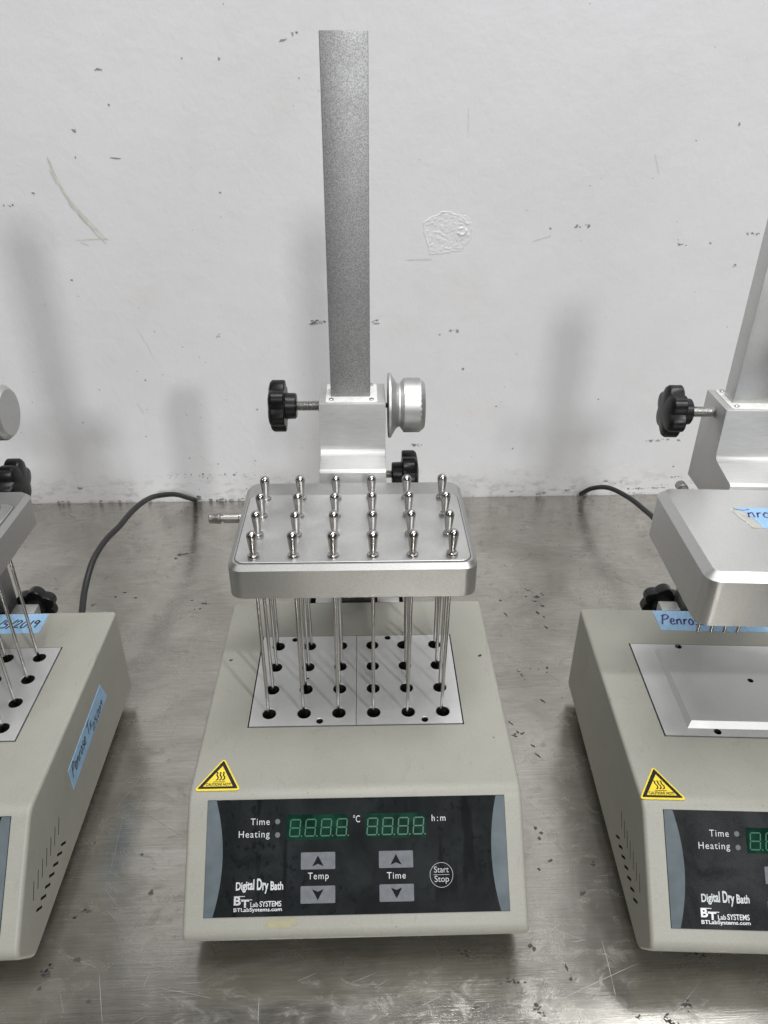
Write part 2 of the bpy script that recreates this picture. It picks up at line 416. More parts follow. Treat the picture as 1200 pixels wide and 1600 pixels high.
# ------------------------------------------------------------------ setting: table and wall
YAW = R(2.35)
YW = 0.4521
def rot_obj(name, me):
    o = link(name, me); o.rotation_euler = (0, 0, YAW); o['kind'] = 'structure'; return o
table = rot_obj("table_top", mesh_of("table_top", box(-1.5, 1.5, -0.95, YW - 0.0005, -0.04, 0.0, bev=0.002), 'table'))
wall = rot_obj("wall", mesh_of("wall", box(-2.5, 2.5, YW, YW + 0.12, -0.9, 0.98), 'wall'))
FT = lambda u, v, n: Vector((u, v, n))                 # on the table
FW = lambda u, v, n: Vector((u, YW - n, v))            # on the wall (u across, v up)
def stuff(name, bm, mat, parent, smooth=None):
    o = link(name, mesh_of(name, bm, mat, smooth), parent); o['kind'] = 'stuff'; return o
PXW = 1 / 1480.0
PXT = 1 / 1650.0
WM = [((-0.2846,0.4416),6,5,0),((-0.3681,0.3692),20,3,10),((-0.3395,0.3813),5,4,0),((-0.2496,0.4966),12,3,0),((-0.0643,0.522),10,3,-15),((-0.0513,0.528),11,4,10),((-0.1284,0.506),4,4,0),((-0.159,0.2245),6,7,0),((-0.2444,0.4651),3,3,0),((-0.2877,0.4163),3,3,0),((-0.3174,0.2895),4,3,0),((-0.2466,0.4157),16,2,5),((-0.1402,0.3818),4,3,0),((-0.1651,0.5063),3,3,0),((-0.1205,0.1294),4,3,0),((-0.0416,0.2397),30,9,0),((0.0273,0.2392),12,10,0),((0.0801,0.0779),26,6,0),((0.2608,0.3466),24,5,0),((0.1208,0.2277),20,5,0),((0.1049,0.2232),4,3,0),((0.2248,0.344),4,3,0),((0.1351,0.1796),7,6,0),((0.3798,0.3262),18,3,-10),((0.4115,0.3275),5,3,0),((0.4445,0.3024),7,5,0),((0.4152,0.4489),3,5,0),((0.4574,0.3378),30,4,0),((0.1803,0.1301),4,3,0),((0.3102,0.1381),4,3,0),((0.3909,0.08),26,5,5),((0.4076,0.0816),20,3,0),((0.4251,0.0795),8,4,0),((0.3585,0.0198),3,12,0),((0.3383,0.0201),8,4,0),((0.286,0.0073),22,4,-5),((0.2558,0.0038),6,4,0),((0.2119,0.0066),8,3,0),((0.2069,0.0706),4,4,0),((0.426,0.041),4,4,0),((0.3823,0.0086),40,3,-3),((0.413,0.009),30,4,-3),((0.4362,0.0253),30,2,0)]
WM2 = [((-0.2131,0.063),4),((-0.1779,0.0541),4),((-0.1288,0.058),4),((-0.264,0.0945),4),((-0.2443,0.0392),3),((-0.2349,0.0353),3),((-0.221,0.0398),4),((-0.2145,0.0387),4),((-0.1995,0.0394),6),((-0.2,0.0347),3),((-0.1904,0.0384),4),((-0.1704,0.039),5),((-0.158,0.0378),5),((-0.1543,0.0416),3),((-0.1446,0.0386),4),((-0.1432,0.0348),3),((-0.1313,0.0374),3),((-0.2567,0.0107),3),((-0.2063,0.0166),3),((-0.3037,0.0008),4),((-0.1921,0.0008),8),((-0.1837,-0.0003),6),((-0.1735,0.0005),5),((-0.1624,0.0003),4),((-0.1546,0.0021),4),((-0.2086,0.005),10),((-0.3386,0.1148),4),((-0.3945,0.1428),4),((-0.2524,0.1695),4),((-0.2606,0.181),3),((-0.2568,0.131),3),((-0.1888,0.137),3),((-0.361,0.0212),8)]
TM = [((-0.1619,0.2252),18,6,5),((-0.1672,0.2164),12,4,-20),((-0.178,0.2314),4,2,0),((-0.2072,0.3226),26,9,-10),((-0.1979,0.325),22,4,-8),((-0.2117,0.3146),8,6,0),((-0.283,0.2269),6,8,0),((-0.2626,0.24),12,4,0),((-0.2543,0.2479),8,3,0),((-0.2401,0.2381),6,3,0),((0.1972,0.2258),20,9,0),((0.1897,0.2379),14,4,35),((0.2052,0.2303),10,5,-25),((0.1986,0.2098),14,7,20),((0.1941,0.2179),14,4,15),((0.1923,0.1967),7,7,0),((0.1959,0.1731),4,9,-25),((0.1976,0.19),3,6,0),((0.1828,0.1097),5,18,8),((0.186,0.2262),4,3,0),((0.1567,0.2203),4,6,-30),((0.1579,0.1956),3,14,-20),((0.1566,0.1026),2,40,-17),((0.1693,0.0683),3,10,-40),((0.1366,0.0294),5,3,0),((0.1382,0.0323),12,5,40),((0.1428,0.0299),10,3,-20),((0.1356,0.0272),12,3,30),((0.135,0.0421),3,12,-40),((0.151,0.0055),3,12,-40),((0.1489,0.016),3,8,-40),((0.1344,-0.0647),4,5,0),((0.1378,-0.0693),5,4,0),((0.1354,-0.0736),5,4,0),((0.1294,-0.0987),4,5,0),((0.1393,-0.0924),7,3,-20),((0.112,-0.1534),6,6,0),((0.1137,-0.1555),5,5,0),((0.17,-0.0971),6,10,25),((0.1559,-0.1183),8,5,-30),((0.0957,-0.175),18,6,0),((0.1003,-0.1763),16,3,0),((0.0664,-0.1559),12,6,20),((0.0702,-0.1907),10,6,10),((0.1087,-0.1939),8,12,-25),((0.1081,-0.1895),5,5,0),((0.1322,-0.168),3,8,-10),((0.1332,-0.1752),4,4,0),((-0.1457,-0.1069),7,6,0),((-0.1591,-0.0765),4,4,0),((-0.1965,-0.0656),3,3,0),((-0.1863,-0.1176),12,6,-10),((-0.1952,-0.1236),10,5,-10),((-0.1995,-0.1564),14,8,0),((-0.1991,-0.1611),8,6,0),((-0.2002,-0.1591),10,12,0),((-0.1827,-0.1517),8,5,0),((-0.1682,-0.1775),4,4,0),((-0.2008,-0.1688),4,4,0),((0.2218,-0.1624),16,10,20),((0.2151,-0.1621),12,6,0),((0.1866,-0.2014),14,12,30),((0.2017,-0.1929),8,16,25),((0.1685,-0.199),10,5,0)]
SC = [((-0.2075,0.0895),(-0.1311,0.1231)),((-0.1719,0.0067),(-0.1951,-0.0508)),((-0.1817,-0.0368),(-0.1787,-0.0896)),((-0.1781,-0.1034),(-0.1669,-0.1155)),((-0.1742,-0.1175),(-0.1612,-0.1292)),((-0.1925,-0.1481),(-0.1694,-0.1571)),((-0.1378,-0.1913),(-0.1317,-0.188)),((-0.1725,-0.0342),(-0.1704,-0.0222)),((-0.1312,-0.1644),(-0.1234,-0.1591)),((0.1598,-0.1517),(0.1589,-0.18)),((0.1589,-0.18),(0.1586,-0.1861)),((-0.0398,-0.17),(-0.0279,-0.1654)),((-0.0055,-0.1721),(0.0101,-0.1668)),((0.0086,-0.1757),(0.0168,-0.1717)),((0.0337,-0.1893),(0.0502,-0.1821)),((-0.0622,-0.1941),(-0.063,-0.1795)),((0.0089,-0.1628),(0.0258,-0.1552)),((0.0712,-0.161),(0.0822,-0.1573)),((-0.0808,-0.148),(-0.0668,-0.1426)),((0.1384,-0.1518),(0.1494,-0.1505)),((0.1158,-0.1371),(0.1492,-0.1513)),((0.2281,-0.1584),(0.2485,-0.1654)),((-0.1523,-0.1183),(-0.1429,-0.1117)),((-0.1619,0.0269),(-0.1586,0.0599)),((-0.1555,0.0302),(-0.1175,0.0303)),((0.1393,0.2073),(0.2325,0.2635)),((0.1598,0.1691),(0.2292,0.1803)),((0.1789,0.1063),(0.2029,0.0795)),((-0.1522,-0.1528),(-0.1159,-0.1602)),((-0.1559,-0.1906),(-0.1664,-0.1603)),((0.1256,-0.1864),(0.1852,-0.1651)),((0.1892,-0.1997),(0.2309,-0.1668)),((0.1222,-0.0326),(0.1437,-0.0513)),((-0.0927,-0.1784),(-0.1256,-0.1715)),((-0.1298,-0.0642),(-0.1808,-0.0309))]
# scuffs, chips and flecks: thin marks of their own on wall and table
bm = bmesh.new(); bm2 = bmesh.new(); rng = random.Random(21)
for (x, z), w, h, a in WM:
    if w * h < 34: blob(bm, x, z, w * PXW * 0.5, h * PXW * 0.5, R(-a), FW, 0.0002, 12, 0.5, rng)
    else:
        for k in range(max(4, int(w * h / 9))):
            q = rng.uniform(-0.5, 0.5)
            blob(bm if rng.random() < 0.4 else bm2, x + q * w * PXW, z + rng.uniform(-0.45, 0.45) * h * PXW - abs(q) * 0.001, rng.uniform(0.8, 2.6) * PXW, rng.uniform(0.5, 1.5) * PXW, rng.uniform(-0.4, 0.4), FW, 0.0002, 9, 0.6, rng)
for (x, z), s in WM2:
    for k in range(2 if s > 4 else 1):
        blob(bm, x + rng.uniform(-1, 1) * s * 0.3 * PXW, z, s * PXW * 0.36, s * PXW * rng.uniform(0.2, 0.42), rng.random() * 3, FW, 0.0002, 10, 0.6, rng)
for k in range(110):
    x = rng.uniform(-0.5, 0.62); z = rng.random() ** 1.6 * 0.58; s = rng.uniform(0.5, 1.3) * PXW
    blob(bm2, x, z, s, s * rng.uniform(0.5, 1), rng.random() * 3, FW, 0.00015, 8, 0.5, rng)
for k in range(36):
    x = rng.uniform(0.34, 0.46) if k % 2 else rng.uniform(-0.25, -0.10); z = (0.010 if k % 2 else 0.038) + rng.gauss(0, 0.004)
    blob(bm2, x, max(z, 0.001), rng.uniform(0.6, 2.2) * PXW, rng.uniform(0.5, 1.2) * PXW, rng.random() * 3, FW, 0.00016, 8, 0.6, rng)
for k in range(45):
    x = rng.uniform(-0.5, 0.6); s = rng.uniform(0.8, 2.6) * PXW
    if k % 3 == 0: x = rng.uniform(-0.21, -0.12)
    blob(bm, x, rng.uniform(0.0, 0.002), s * 1.6, s * 0.8, 0, FW, 0.0002, 9, 0.6, rng)
stuff("wall_flecks", bm, 'scuff_dark', wall); stuff("wall_specks", bm2, 'scuff', wall)
bm = bmesh.new()
for pts, w in (([(-0.3176, 0.4160), (-0.3120, 0.3960), (-0.3010, 0.3710), (-0.2780, 0.3420), (-0.2700, 0.3330)], 0.0042), ([(-0.304, 0.333), (-0.285, 0.334), (-0.268, 0.334)], 0.0016),
               ([(-0.30, 0.331), (-0.291, 0.327)], 0.0018), ([(-0.254, 0.235), (-0.245, 0.215), (-0.238, 0.195)], 0.0012),
               ([(-0.268, 0.14), (-0.262, 0.126)], 0.0030), ([(-0.199, 0.066), (-0.185, 0.05)], 0.0010), ([(-0.1335, 0.066), (-0.129, 0.050)], 0.0014),
               ([(0.125, 0.463), (0.126, 0.440)], 0.0014), ([(0.206, 0.330), (0.226, 0.336)], 0.0024), ([(0.063, 0.3105), (0.092, 0.311)], 0.0026), ([(0.33, 0.42), (0.338, 0.40)], 0.002)):
    bm_ribbon(bm, pts, w, FW, 0.00018, taper=True)
stuff("wall_smears", bm, 'scuff_tan', wall)
bm = bmesh.new()
for k in range(26):
    a = k / 26 + rng.uniform(-0.03, 0.03); o_ = rng.gauss(0, 0.0013) * (1.2 - a)
    path = lambda t: (-0.3175 + 0.0135 * t + 0.028 * t * t + o_, 0.4160 - 0.082 * t)
    bm_ribbon(bm, [path(a), path(a + 0.05), path(a + 0.11)], rng.uniform(0.0006, 0.0014), FW, 0.00022 + k * 4e-6, taper=True)
stuff("wall_scuff", bm, 'scuff_soft', wall)
bm = bmesh.new()
for (x, y), w, h, a in TM:
    if w * h < 45: blob(bm, x, y, w * PXT * 0.42, h * PXT * 0.45, R(-a), FT, 0.0002, 12, 0.5, rng)
    else:
        c, s_ = math.cos(R(-a)), math.sin(R(-a))
        for k in range(max(4, int(w * h / 13))):
            u = rng.gauss(0, 0.24) * w * PXT; v = rng.gauss(0, 0.24) * h * PXT
            blob(bm, x + c * u - s_ * v, y + s_ * u + c * v, rng.uniform(0.8, 2.4) * PXT, rng.uniform(0.4, 1.2) * PXT, R(-a) + rng.uniform(-0.5, 0.5), FT, 0.0002, 10, 0.6, rng)
for k in range(70):
    x = rng.uniform(0.08, 0.26) if k % 3 else rng.uniform(-0.25, 0.1); y = rng.uniform(-0.22, 0.32); s = rng.uniform(0.35, 1.0) * PXT
    blob(bm, x, y, s, s * rng.uniform(0.5, 1), rng.random() * 3, FT, 0.00018, 8, 0.5, rng)
stuff("table_flecks", bm, 'grime', table)
bm = bmesh.new()
for (a, b) in SC:
    m_ = ((a[0] + b[0]) / 2 + rng.uniform(-0.0005, 0.0005), (a[1] + b[1]) / 2 + rng.uniform(-0.0005, 0.0005))
    bm_ribbon(bm, [a, m_, b], rng.uniform(0.00014, 0.0003), FT, 0.00015, taper=True)
for k in range(170):
    x = rng.uniform(-0.45, 0.55); y = rng.uniform(-0.30, 0.43); a = rng.gauss(0, 0.7); L = rng.uniform(0.004, 0.03)
    bm_ribbon(bm, [(x, y), (x + L * math.cos(a) / 2, y + L * math.sin(a) / 2 + rng.uniform(-0.0002, 0.0002)), (x + L * math.cos(a), y + L * math.sin(a))], rng.uniform(0.00012, 0.00026), FT, 0.00012, taper=True)
stuff("table_scratches", bm, 'scratch', table)


# peeled patch of paint: a thin uneven skin standing proud of the wall
def peel():
    bm = bmesh.new(); NX, NY = 130, 112
    cx, cz = 0.1085, 0.338; grid = {}
    OUT = [(-0.0275, 0.0125), (-0.0170, 0.0195), (-0.0020, 0.0245), (0.0090, 0.0215), (0.0235, 0.0185), (0.0290, 0.0080), (0.0255, -0.0060), (0.0170, -0.0170), (0.0030, -0.0195), (-0.0110, -0.0215), (-0.0190, -0.0205), (-0.0215, -0.0100), (-0.0262, -0.0005)]
    def sdist(x, z):
        best = 1e9; inside = False; n = len(OUT); k = 0
        for i in range(n):
            (x0, z0), (x1, z1) = OUT[i], OUT[(i + 1) % n]
            dx, dz = x1 - x0, z1 - z0
            t = max(0, min(1, ((x - x0) * dx + (z - z0) * dz) / (dx * dx + dz * dz)))
            d = math.hypot(x - x0 - t * dx, z - z0 - t * dz)
            if d < best: best = d; k = i
            if (z0 > z) != (z1 > z) and x < (x1 - x0) * (z - z0) / (z1 - z0) + x0: inside = not inside
        return (best if inside else -best), k
    for i in range(NX + 1):
        for j in range(NY + 1):
            x = (i / NX - 0.5) * 0.070; z = (j / NY - 0.5) * 0.058
            q = Vector((x * 260, z * 260, 0.3))
            e, k = sdist(x + 0.0016 * noise.noise(q), z + 0.0016 * noise.noise(q + Vector((0, 0, 8))))
            crisp = {0: 0.8, 1: 1.0, 2: 0.5, 9: 0.8, 10: 0.7, 11: 1.0, 12: 0.7, 8: 0.7}.get(k, 0.25)
            if e > -0.0006:
                c1 = noise.noise(Vector((x * 95, z * 120, 4.0))); c2 = noise.noise(Vector((x * 240, z * 300, 1.0)))
                h = 0.00008 + 0.00032 * max(0, c1) + 0.00020 * max(0, c2) + 0.00030 * (math.floor((c1 + 1) * 4.5) % 2) * (0.3 + 0.7 * max(0, c2 + 0.3))
                h *= min(1, max(e, 0) / 0.003 + 0.15)
                h += 0.00085 * crisp * math.exp(-((e - 0.0005) / 0.0008) ** 2) * (0.45 + 0.55 * max(0, 0.4 + noise.noise(Vector((x * 130, z * 130, 5)))))
                dd = math.hypot((x - 0.0165) * 0.8, z - 0.0030)
                h += 0.0012 * math.exp(-((dd - 0.0034) / 0.0012) ** 2) * max(0, 0.6 + noise.noise(Vector((x * 300, z * 300, 2))))
            else:
                h = -0.0005
            grid[i, j] = bm.verts.new(FW(cx + x, cz + z, h))
    for i in range(NX):
        for j in range(NY):
            vs = (grid[i, j], grid[i + 1, j], grid[i + 1, j + 1], grid[i, j + 1])
            if max(YW - v.co.y for v in vs) > 0: bm.faces.new(vs)
    bmesh.ops.delete(bm, geom=[v for v in bm.verts if not v.link_faces], context='VERTS')
    link("peeled_paint_patch", mesh_of("peeled_paint_patch", bm, 'wall', 60), wall)
peel()

# ------------------------------------------------------------------ dry-bath body (shared mesh)
HW = 0.107
def body_mesh():
    prof = [(0.0935, -0.085), (0.0935, 0.0)]
    def fillet(p0, p, p1, r, n=5):
        p0, p, p1 = Vector((*p0, 0)), Vector((*p, 0)), Vector((*p1, 0))
        d0 = (p0 - p).normalized(); d1 = (p1 - p).normalized()
        out = []
        for i in range(n + 1):
            t = i / n
            a = p + d0 * r * (1 - t) ** 2 + d1 * r * t ** 2
            out.append((a.x, a.y))
        return out
    A, B, C, D, E_ = (0.0935, 0.0), (-0.1055, 0.0), (-0.1655, -0.0600), (-0.1500, -0.0845), (0.0935, -0.085)
    prof = [E_, A] + fillet(A, B, C, 0.007) + fillet(B, C, D, 0.0065) + fillet(C, D, E_, 0.004, 3)
    def inset(poly, d):
        n = len(poly); out = []
        for i in range(n):
            p0, p, p1 = Vector(poly[i - 1]), Vector(poly[i]), Vector(poly[(i + 1) % n])
            a = (p - p0).normalized(); b = (p1 - p).normalized()
            na, nb = Vector((a.y, -a.x)), Vector((b.y, -b.x))
            m = (na + nb).normalized(); k = d / max(0.5, m.dot(na))
            out.append((p.x + m.x * k, p.y + m.y * k))
        return out
    area2 = sum(prof[i - 1][0] * prof[i][1] - prof[i][0] * prof[i - 1][1] for i in range(len(prof)))
    sg = 1 if area2 < 0 else -1                         # inset points inwards
    r_ = 0.0026; loops = []
    for i in range(6):
        t = math.pi / 2 * i / 5
        loops.append((-HW + r_ * (1 - math.sin(t)), r_ * (1 - math.cos(t))))
    loops = loops[::-1]; loops = [(-HW + r_ * (1 - math.cos(math.pi / 2 * i / 5)), r_ * (1 - math.sin(math.pi / 2 * i / 5))) for i in range(6)]
    full = [[(x, y, z) for y, z in inset(prof, sg * d)] for x, d in loops]
    full += [[(-x, y, z) for y, z in inset(prof, sg * d)] for x, d in reversed(loops)]
    bm = bmesh.new(); bm_loft(bm, full)
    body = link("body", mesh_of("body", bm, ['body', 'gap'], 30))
    # cutters: the well for the heating blocks, and the vent slots
    bm = bmesh.new()
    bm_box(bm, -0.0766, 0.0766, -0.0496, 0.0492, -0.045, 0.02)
    for s in (-1, 1):
        for k in range(7):
            y0 = -0.0838 - 0.00785 * k
            for (dy0, z0, dy1, z1, wd) in ((0.0033, -0.0664, -0.0033, -0.0606, 0.0019), (0.0045, -0.0417, -0.0024, -0.0512, 0.0010)):
                d = Vector((dy1 - dy0, z1 - z0)).normalized(); nn = Vector((-d.y, d.x)) * wd / 2
                a = Vector((y0 + dy0, z0)); b = Vector((y0 + dy1, z1))
                q = [a + nn, b + nn, b - nn, a - nn]
                lo = [bm.verts.new((s * (HW - 0.003), p.x, p.y)) for p in q]; hi = [bm.verts.new((s * (HW + 0.004), p.x, p.y)) for p in q]
                for i in range(4): bm.faces.new((lo[i], lo[(i + 1) % 4], hi[(i + 1) % 4], hi[i]))
                bm.faces.new(lo); bm.faces.new(hi)
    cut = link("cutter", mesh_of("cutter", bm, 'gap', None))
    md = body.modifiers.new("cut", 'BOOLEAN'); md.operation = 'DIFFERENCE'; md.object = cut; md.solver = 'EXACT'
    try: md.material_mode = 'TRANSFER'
    except Exception: pass
    dg = bpy.context.evaluated_depsgraph_get()
    me = bpy.data.meshes.new_from_object(body.evaluated_get(dg)); me.name = "body"
    me.shade_smooth(); me.set_sharp_from_angle(angle=R(30))
    bpy.data.objects.remove(body); bpy.data.objects.remove(cut)
    return me
ME = {}
ME['body'] = body_mesh()
ME['foot'] = [mesh_of("rubber_foot", lathe([(-H, 0.008), (-H + 0.001, 0.009), (-0.0845, 0.0095)], 20, (x, y, 0)), 'rubber') for x in (-0.085, 0.085) for y in (-0.125, 0.07)]

# control panel, in (x, t) on the sloping front
K = math.sqrt(0.5)
PT = lambda x, t, n: Vector((x, -0.1055 + t * K - n * K, t * K + n * K))
TOFF = -0.0038
P = lambda x, t, n: PT(x, t + TOFF, n)
ME['panel'] = mesh_of("control_panel", plate([(-0.0942, 0), (-0.0942, -0.0679), (0.0955, -0.0679), (0.0955, 0)], P, -0.0005, 0.0005), 'panel', None)
ME['panel_dusty_lit'] = ME['panel'].copy(); ME['panel_dusty_lit'].materials[0] = MAT['panel_dusty_lit']
def band(s):
    x0 = -0.0940 if s < 0 else 0.0953
    xt, xm = (-0.0886, -0.0836) if s < 0 else (0.0899, 0.0855)
    pts = [(x0, -0.0002), (x0, -0.0677)]
    for i in range(17):
        t = -0.0677 + (0.0675) * i / 16; q = (t + 0.034) / 0.0338
        pts.append((xm + (xt - xm) * q * q, t))
    return mesh_of("side_band", plate(pts, P, 0.0003, 0.00062), 'band', None)
ME['band'] = [band(-1), band(1)]
ME['disp'] = [mesh_of("display", plate([(a, -0.0094), (a, -0.0243), (b, -0.0246), (b, -0.0096)], P, 0.0003, 0.00064), 'display', None) for a, b in ((-0.0439, -0.0051), (0.0056, 0.0445))]
def digits(x0s):
    bm = bmesh.new(); w, hh, th = 0.0062, 0.0098, 0.00075
    for x0 in x0s:
        b0 = -0.0222
        def q(x, y): return (x0 + x + 0.09 * y, b0 + y)
        m = hh / 2; g = 0.00035
        segs = [((g, 0), (w - g, 0)), ((g, m), (w - g, m)), ((g, hh), (w - g, hh)), ((0, g), (0, m - g)), ((0, m + g), (0, hh - g)), ((w, g), (w, m - g)), ((w, m + g), (w, hh - g))]
        for a, b in segs: bm_ribbon(bm, [q(*a), q(*b)], th, P, 0.00075, smooth=False)
        vs = [bm.verts.new(P(u, v, 0.00075)) for u, v in circ(x0 + w + 0.0014, b0, 0.0005, 8)]; bm.faces.new(vs)
    return mesh_of("digit_segments", bm, 'segment', None)
ME['digits'] = [digits((-0.0420, -0.0323, -0.0224, -0.0125)), digits((0.0069, 0.0166, 0.0265, 0.0362))]
def led(x, t): return mesh_of("indicator_lamp", plate(circ(x, t, 0.0016, 16), P, 0.0003, 0.0007), 'lamp_off', None)
ME['led'] = [led(-0.0496, -0.0133), led(-0.0495, -0.0212)]
BT = [(-0.0346, -0.0317, 1), (-0.0346, -0.0511, -1), (0.0143, -0.0318, 1), (0.0144, -0.0511, -1)]
def button(x, t): return mesh_of("button", plate(rrect(x, x + 0.0215, t - 0.0099, t, 0.0006, 3), P, 0.0003, 0.0009), 'button', None)
def arrow(x, t, s):
    cx, cy = x + 0.0107, t - 0.0050; w, h = 0.0035, 0.0031
    pts = [(cx, cy + s * h), (cx + w, cy - s * h), (cx, cy - s * h * 0.55), (cx - w, cy - s * h)]
    bm = bmesh.new(); vs = [bm.verts.new(P(u, v, 0.00105)) for u, v in pts]
    bm.faces.new((vs[0], vs[1], vs[2])); bm.faces.new((vs[0], vs[2], vs[3]))
    return mesh_of("arrow", bm, 'arrow', None)
ME['button'] = [button(x, t) for x, t, s in BT]
ME['arrow'] = [arrow(*b) for b in BT]
def lettering():
    out = []
    def T(s, *a, mat='print', **k):
        bm = bmesh.new(); bm_text(bm, s, *a, P, 0.00068, **k); out.append(mesh_of("lettering", bm, mat, None))
    T("Time", -0.0666, -0.0546, -0.0151, 0.0039, spc=1.16)
    T("Heating", -0.0739, -0.0545, -0.0224, 0.0039, spc=1.16)
    T("°C", -0.0017, 0.0026, -0.0146, 0.0040)
    T("h:m", 0.0483, 0.0571, -0.0148, 0.0038, spc=1.35)
    T("Temp", -0.0301, -0.0172, -0.0473, 0.0038, spc=1.16)
    T("Time", 0.0192, 0.0310, -0.0480, 0.0038, spc=1.16)
    wv = lambda u, v: v * (0.85 + 0.38 * math.exp(-((u - 0.5) / 0.22) ** 2)) + 0.05 * math.sin(u * 6.28)
    T("Digital Dry Bath", -0.0747, -0.0454, -0.0526, 0.0050, bold=0.028, warp=wv)
    bm = bmesh.new()
    bm_text(bm, "Start", 0.0488, 0.0580, -0.0450, 0.0035, P, 0.00068)
    bm_text(bm, "Stop", 0.0490, 0.0580, -0.0504, 0.0035, P, 0.00068)
    bm_ribbon(bm, [(0.0484, -0.0463), (0.0584, -0.0463)], 0.00022, P, 0.00068, smooth=False)
    bm_ring(bm, circ(0.0534, -0.0464, 0.0073, 36), circ(0.0534, -0.0464, 0.00705, 36), P, 0.00068)
    out.append(mesh_of("start_stop_key", bm, 'print_grey', None))
    bm = bmesh.new()
    bm_text(bm, "B", -0.0757, -0.0714, -0.0610, 0.0046, P, 0.0007, bold=0.03)
    bm_text(bm, "T", -0.0712, -0.0663, -0.0624, 0.0040, P, 0.0007, bold=0.03)
    bm_ribbon(bm, [(-0.0757, -0.0562), (-0.0690, -0.0562)], 0.0004, P, 0.0007, smooth=False)
    bm_ribbon(bm, [(-0.0716, -0.0582), (-0.0645, -0.0582)], 0.0004, P, 0.0007, smooth=False)
    bm_text(bm, "Lab", -0.0655, -0.0606, -0.0622, 0.0026, P, 0.0007, bold=0.01)
    bm_text(bm, "SYSTEMS", -0.0598, -0.0464, -0.0622, 0.0030, P, 0.0007, bold=0.015)
    bm_text(bm, "BTLabSystems.com", -0.0757, -0.0460, -0.0648, 0.0020, P, 0.0007, bold=0.02)
    out.append(mesh_of("maker_logo", bm, 'silver', None))
    return out
ME['letters'] = lettering()

# warning sticker on the top face
FTOP = lambda u, v, n: Vector((u, v, n))
def tri(cx, y0, w, h, r, n=4):
    pts = [Vector((cx - w / 2, y0, 0)), Vector((cx + w / 2, y0, 0)), Vector((cx + 0.0006, y0 + h, 0))]
    out = []
    for i in range(3):
        p0, p, p1 = pts[i - 1], pts[i], pts[(i + 1) % 3]
        a = p + (p0 - p).normalized() * r; b = p + (p1 - p).normalized() * r
        for k in range(n + 1):
            t = k / n; q = a * (1 - t) ** 2 + p * 2 * t * (1 - t) + b * t * t; out.append((q.x, q.y))
    return out
def warning():
    out = [("warning_sticker", mesh_of("warning_sticker", plate(tri(-0.0890, -0.1030, 0.0300, 0.0265, 0.0032), FTOP, -0.0002, 0.0003), 'yellow', None))]
    bm = bmesh.new(); vs = [bm.verts.new((u, v, 0.00036)) for u, v in tri(-0.0890, -0.1016, 0.0262, 0.0231, 0.0012)]; bm.faces.new(vs)
    out.append(("black_triangle", mesh_of("black_triangle", bm, 'black_ink', None)))
    bm = bmesh.new(); vs = [bm.verts.new((u, v, 0.00042)) for u, v in tri(-0.0890, -0.0999, 0.0192, 0.0166, 0.0005)]; bm.faces.new(vs)
    out.append(("yellow_triangle", mesh_of("yellow_triangle", bm, 'yellow', None)))
    bm = bmesh.new()
    for k in (-1, 0, 1):
        x = -0.0885 + k * 0.0021
        bm_ribbon(bm, [(x - 0.0010, -0.0886), (x - 0.0002, -0.0890), (x - 0.0004, -0.0908), (x + 0.0006, -0.0925), (x + 0.0005, -0.0943), (x - 0.0006, -0.0950)], 0.00085, FTOP, 0.00048)
    bm_ribbon(bm, [(-0.0925, -0.0963), (-0.0850, -0.0963)], 0.0005, FTOP, 0.00048, smooth=False)
    out.append(("heat_symbol", mesh_of("heat_symbol", bm, 'black_ink', None)))
    bm = bmesh.new(); bm_text(bm, "CAUTION! HOT!", -0.0970, -0.0808, -0.0994, 0.0021, FTOP, 0.00048, bold=0.03)
    out.append(("lettering", mesh_of("lettering", bm, 'black_ink', None)))
    return out
ME['warning'] = warning()

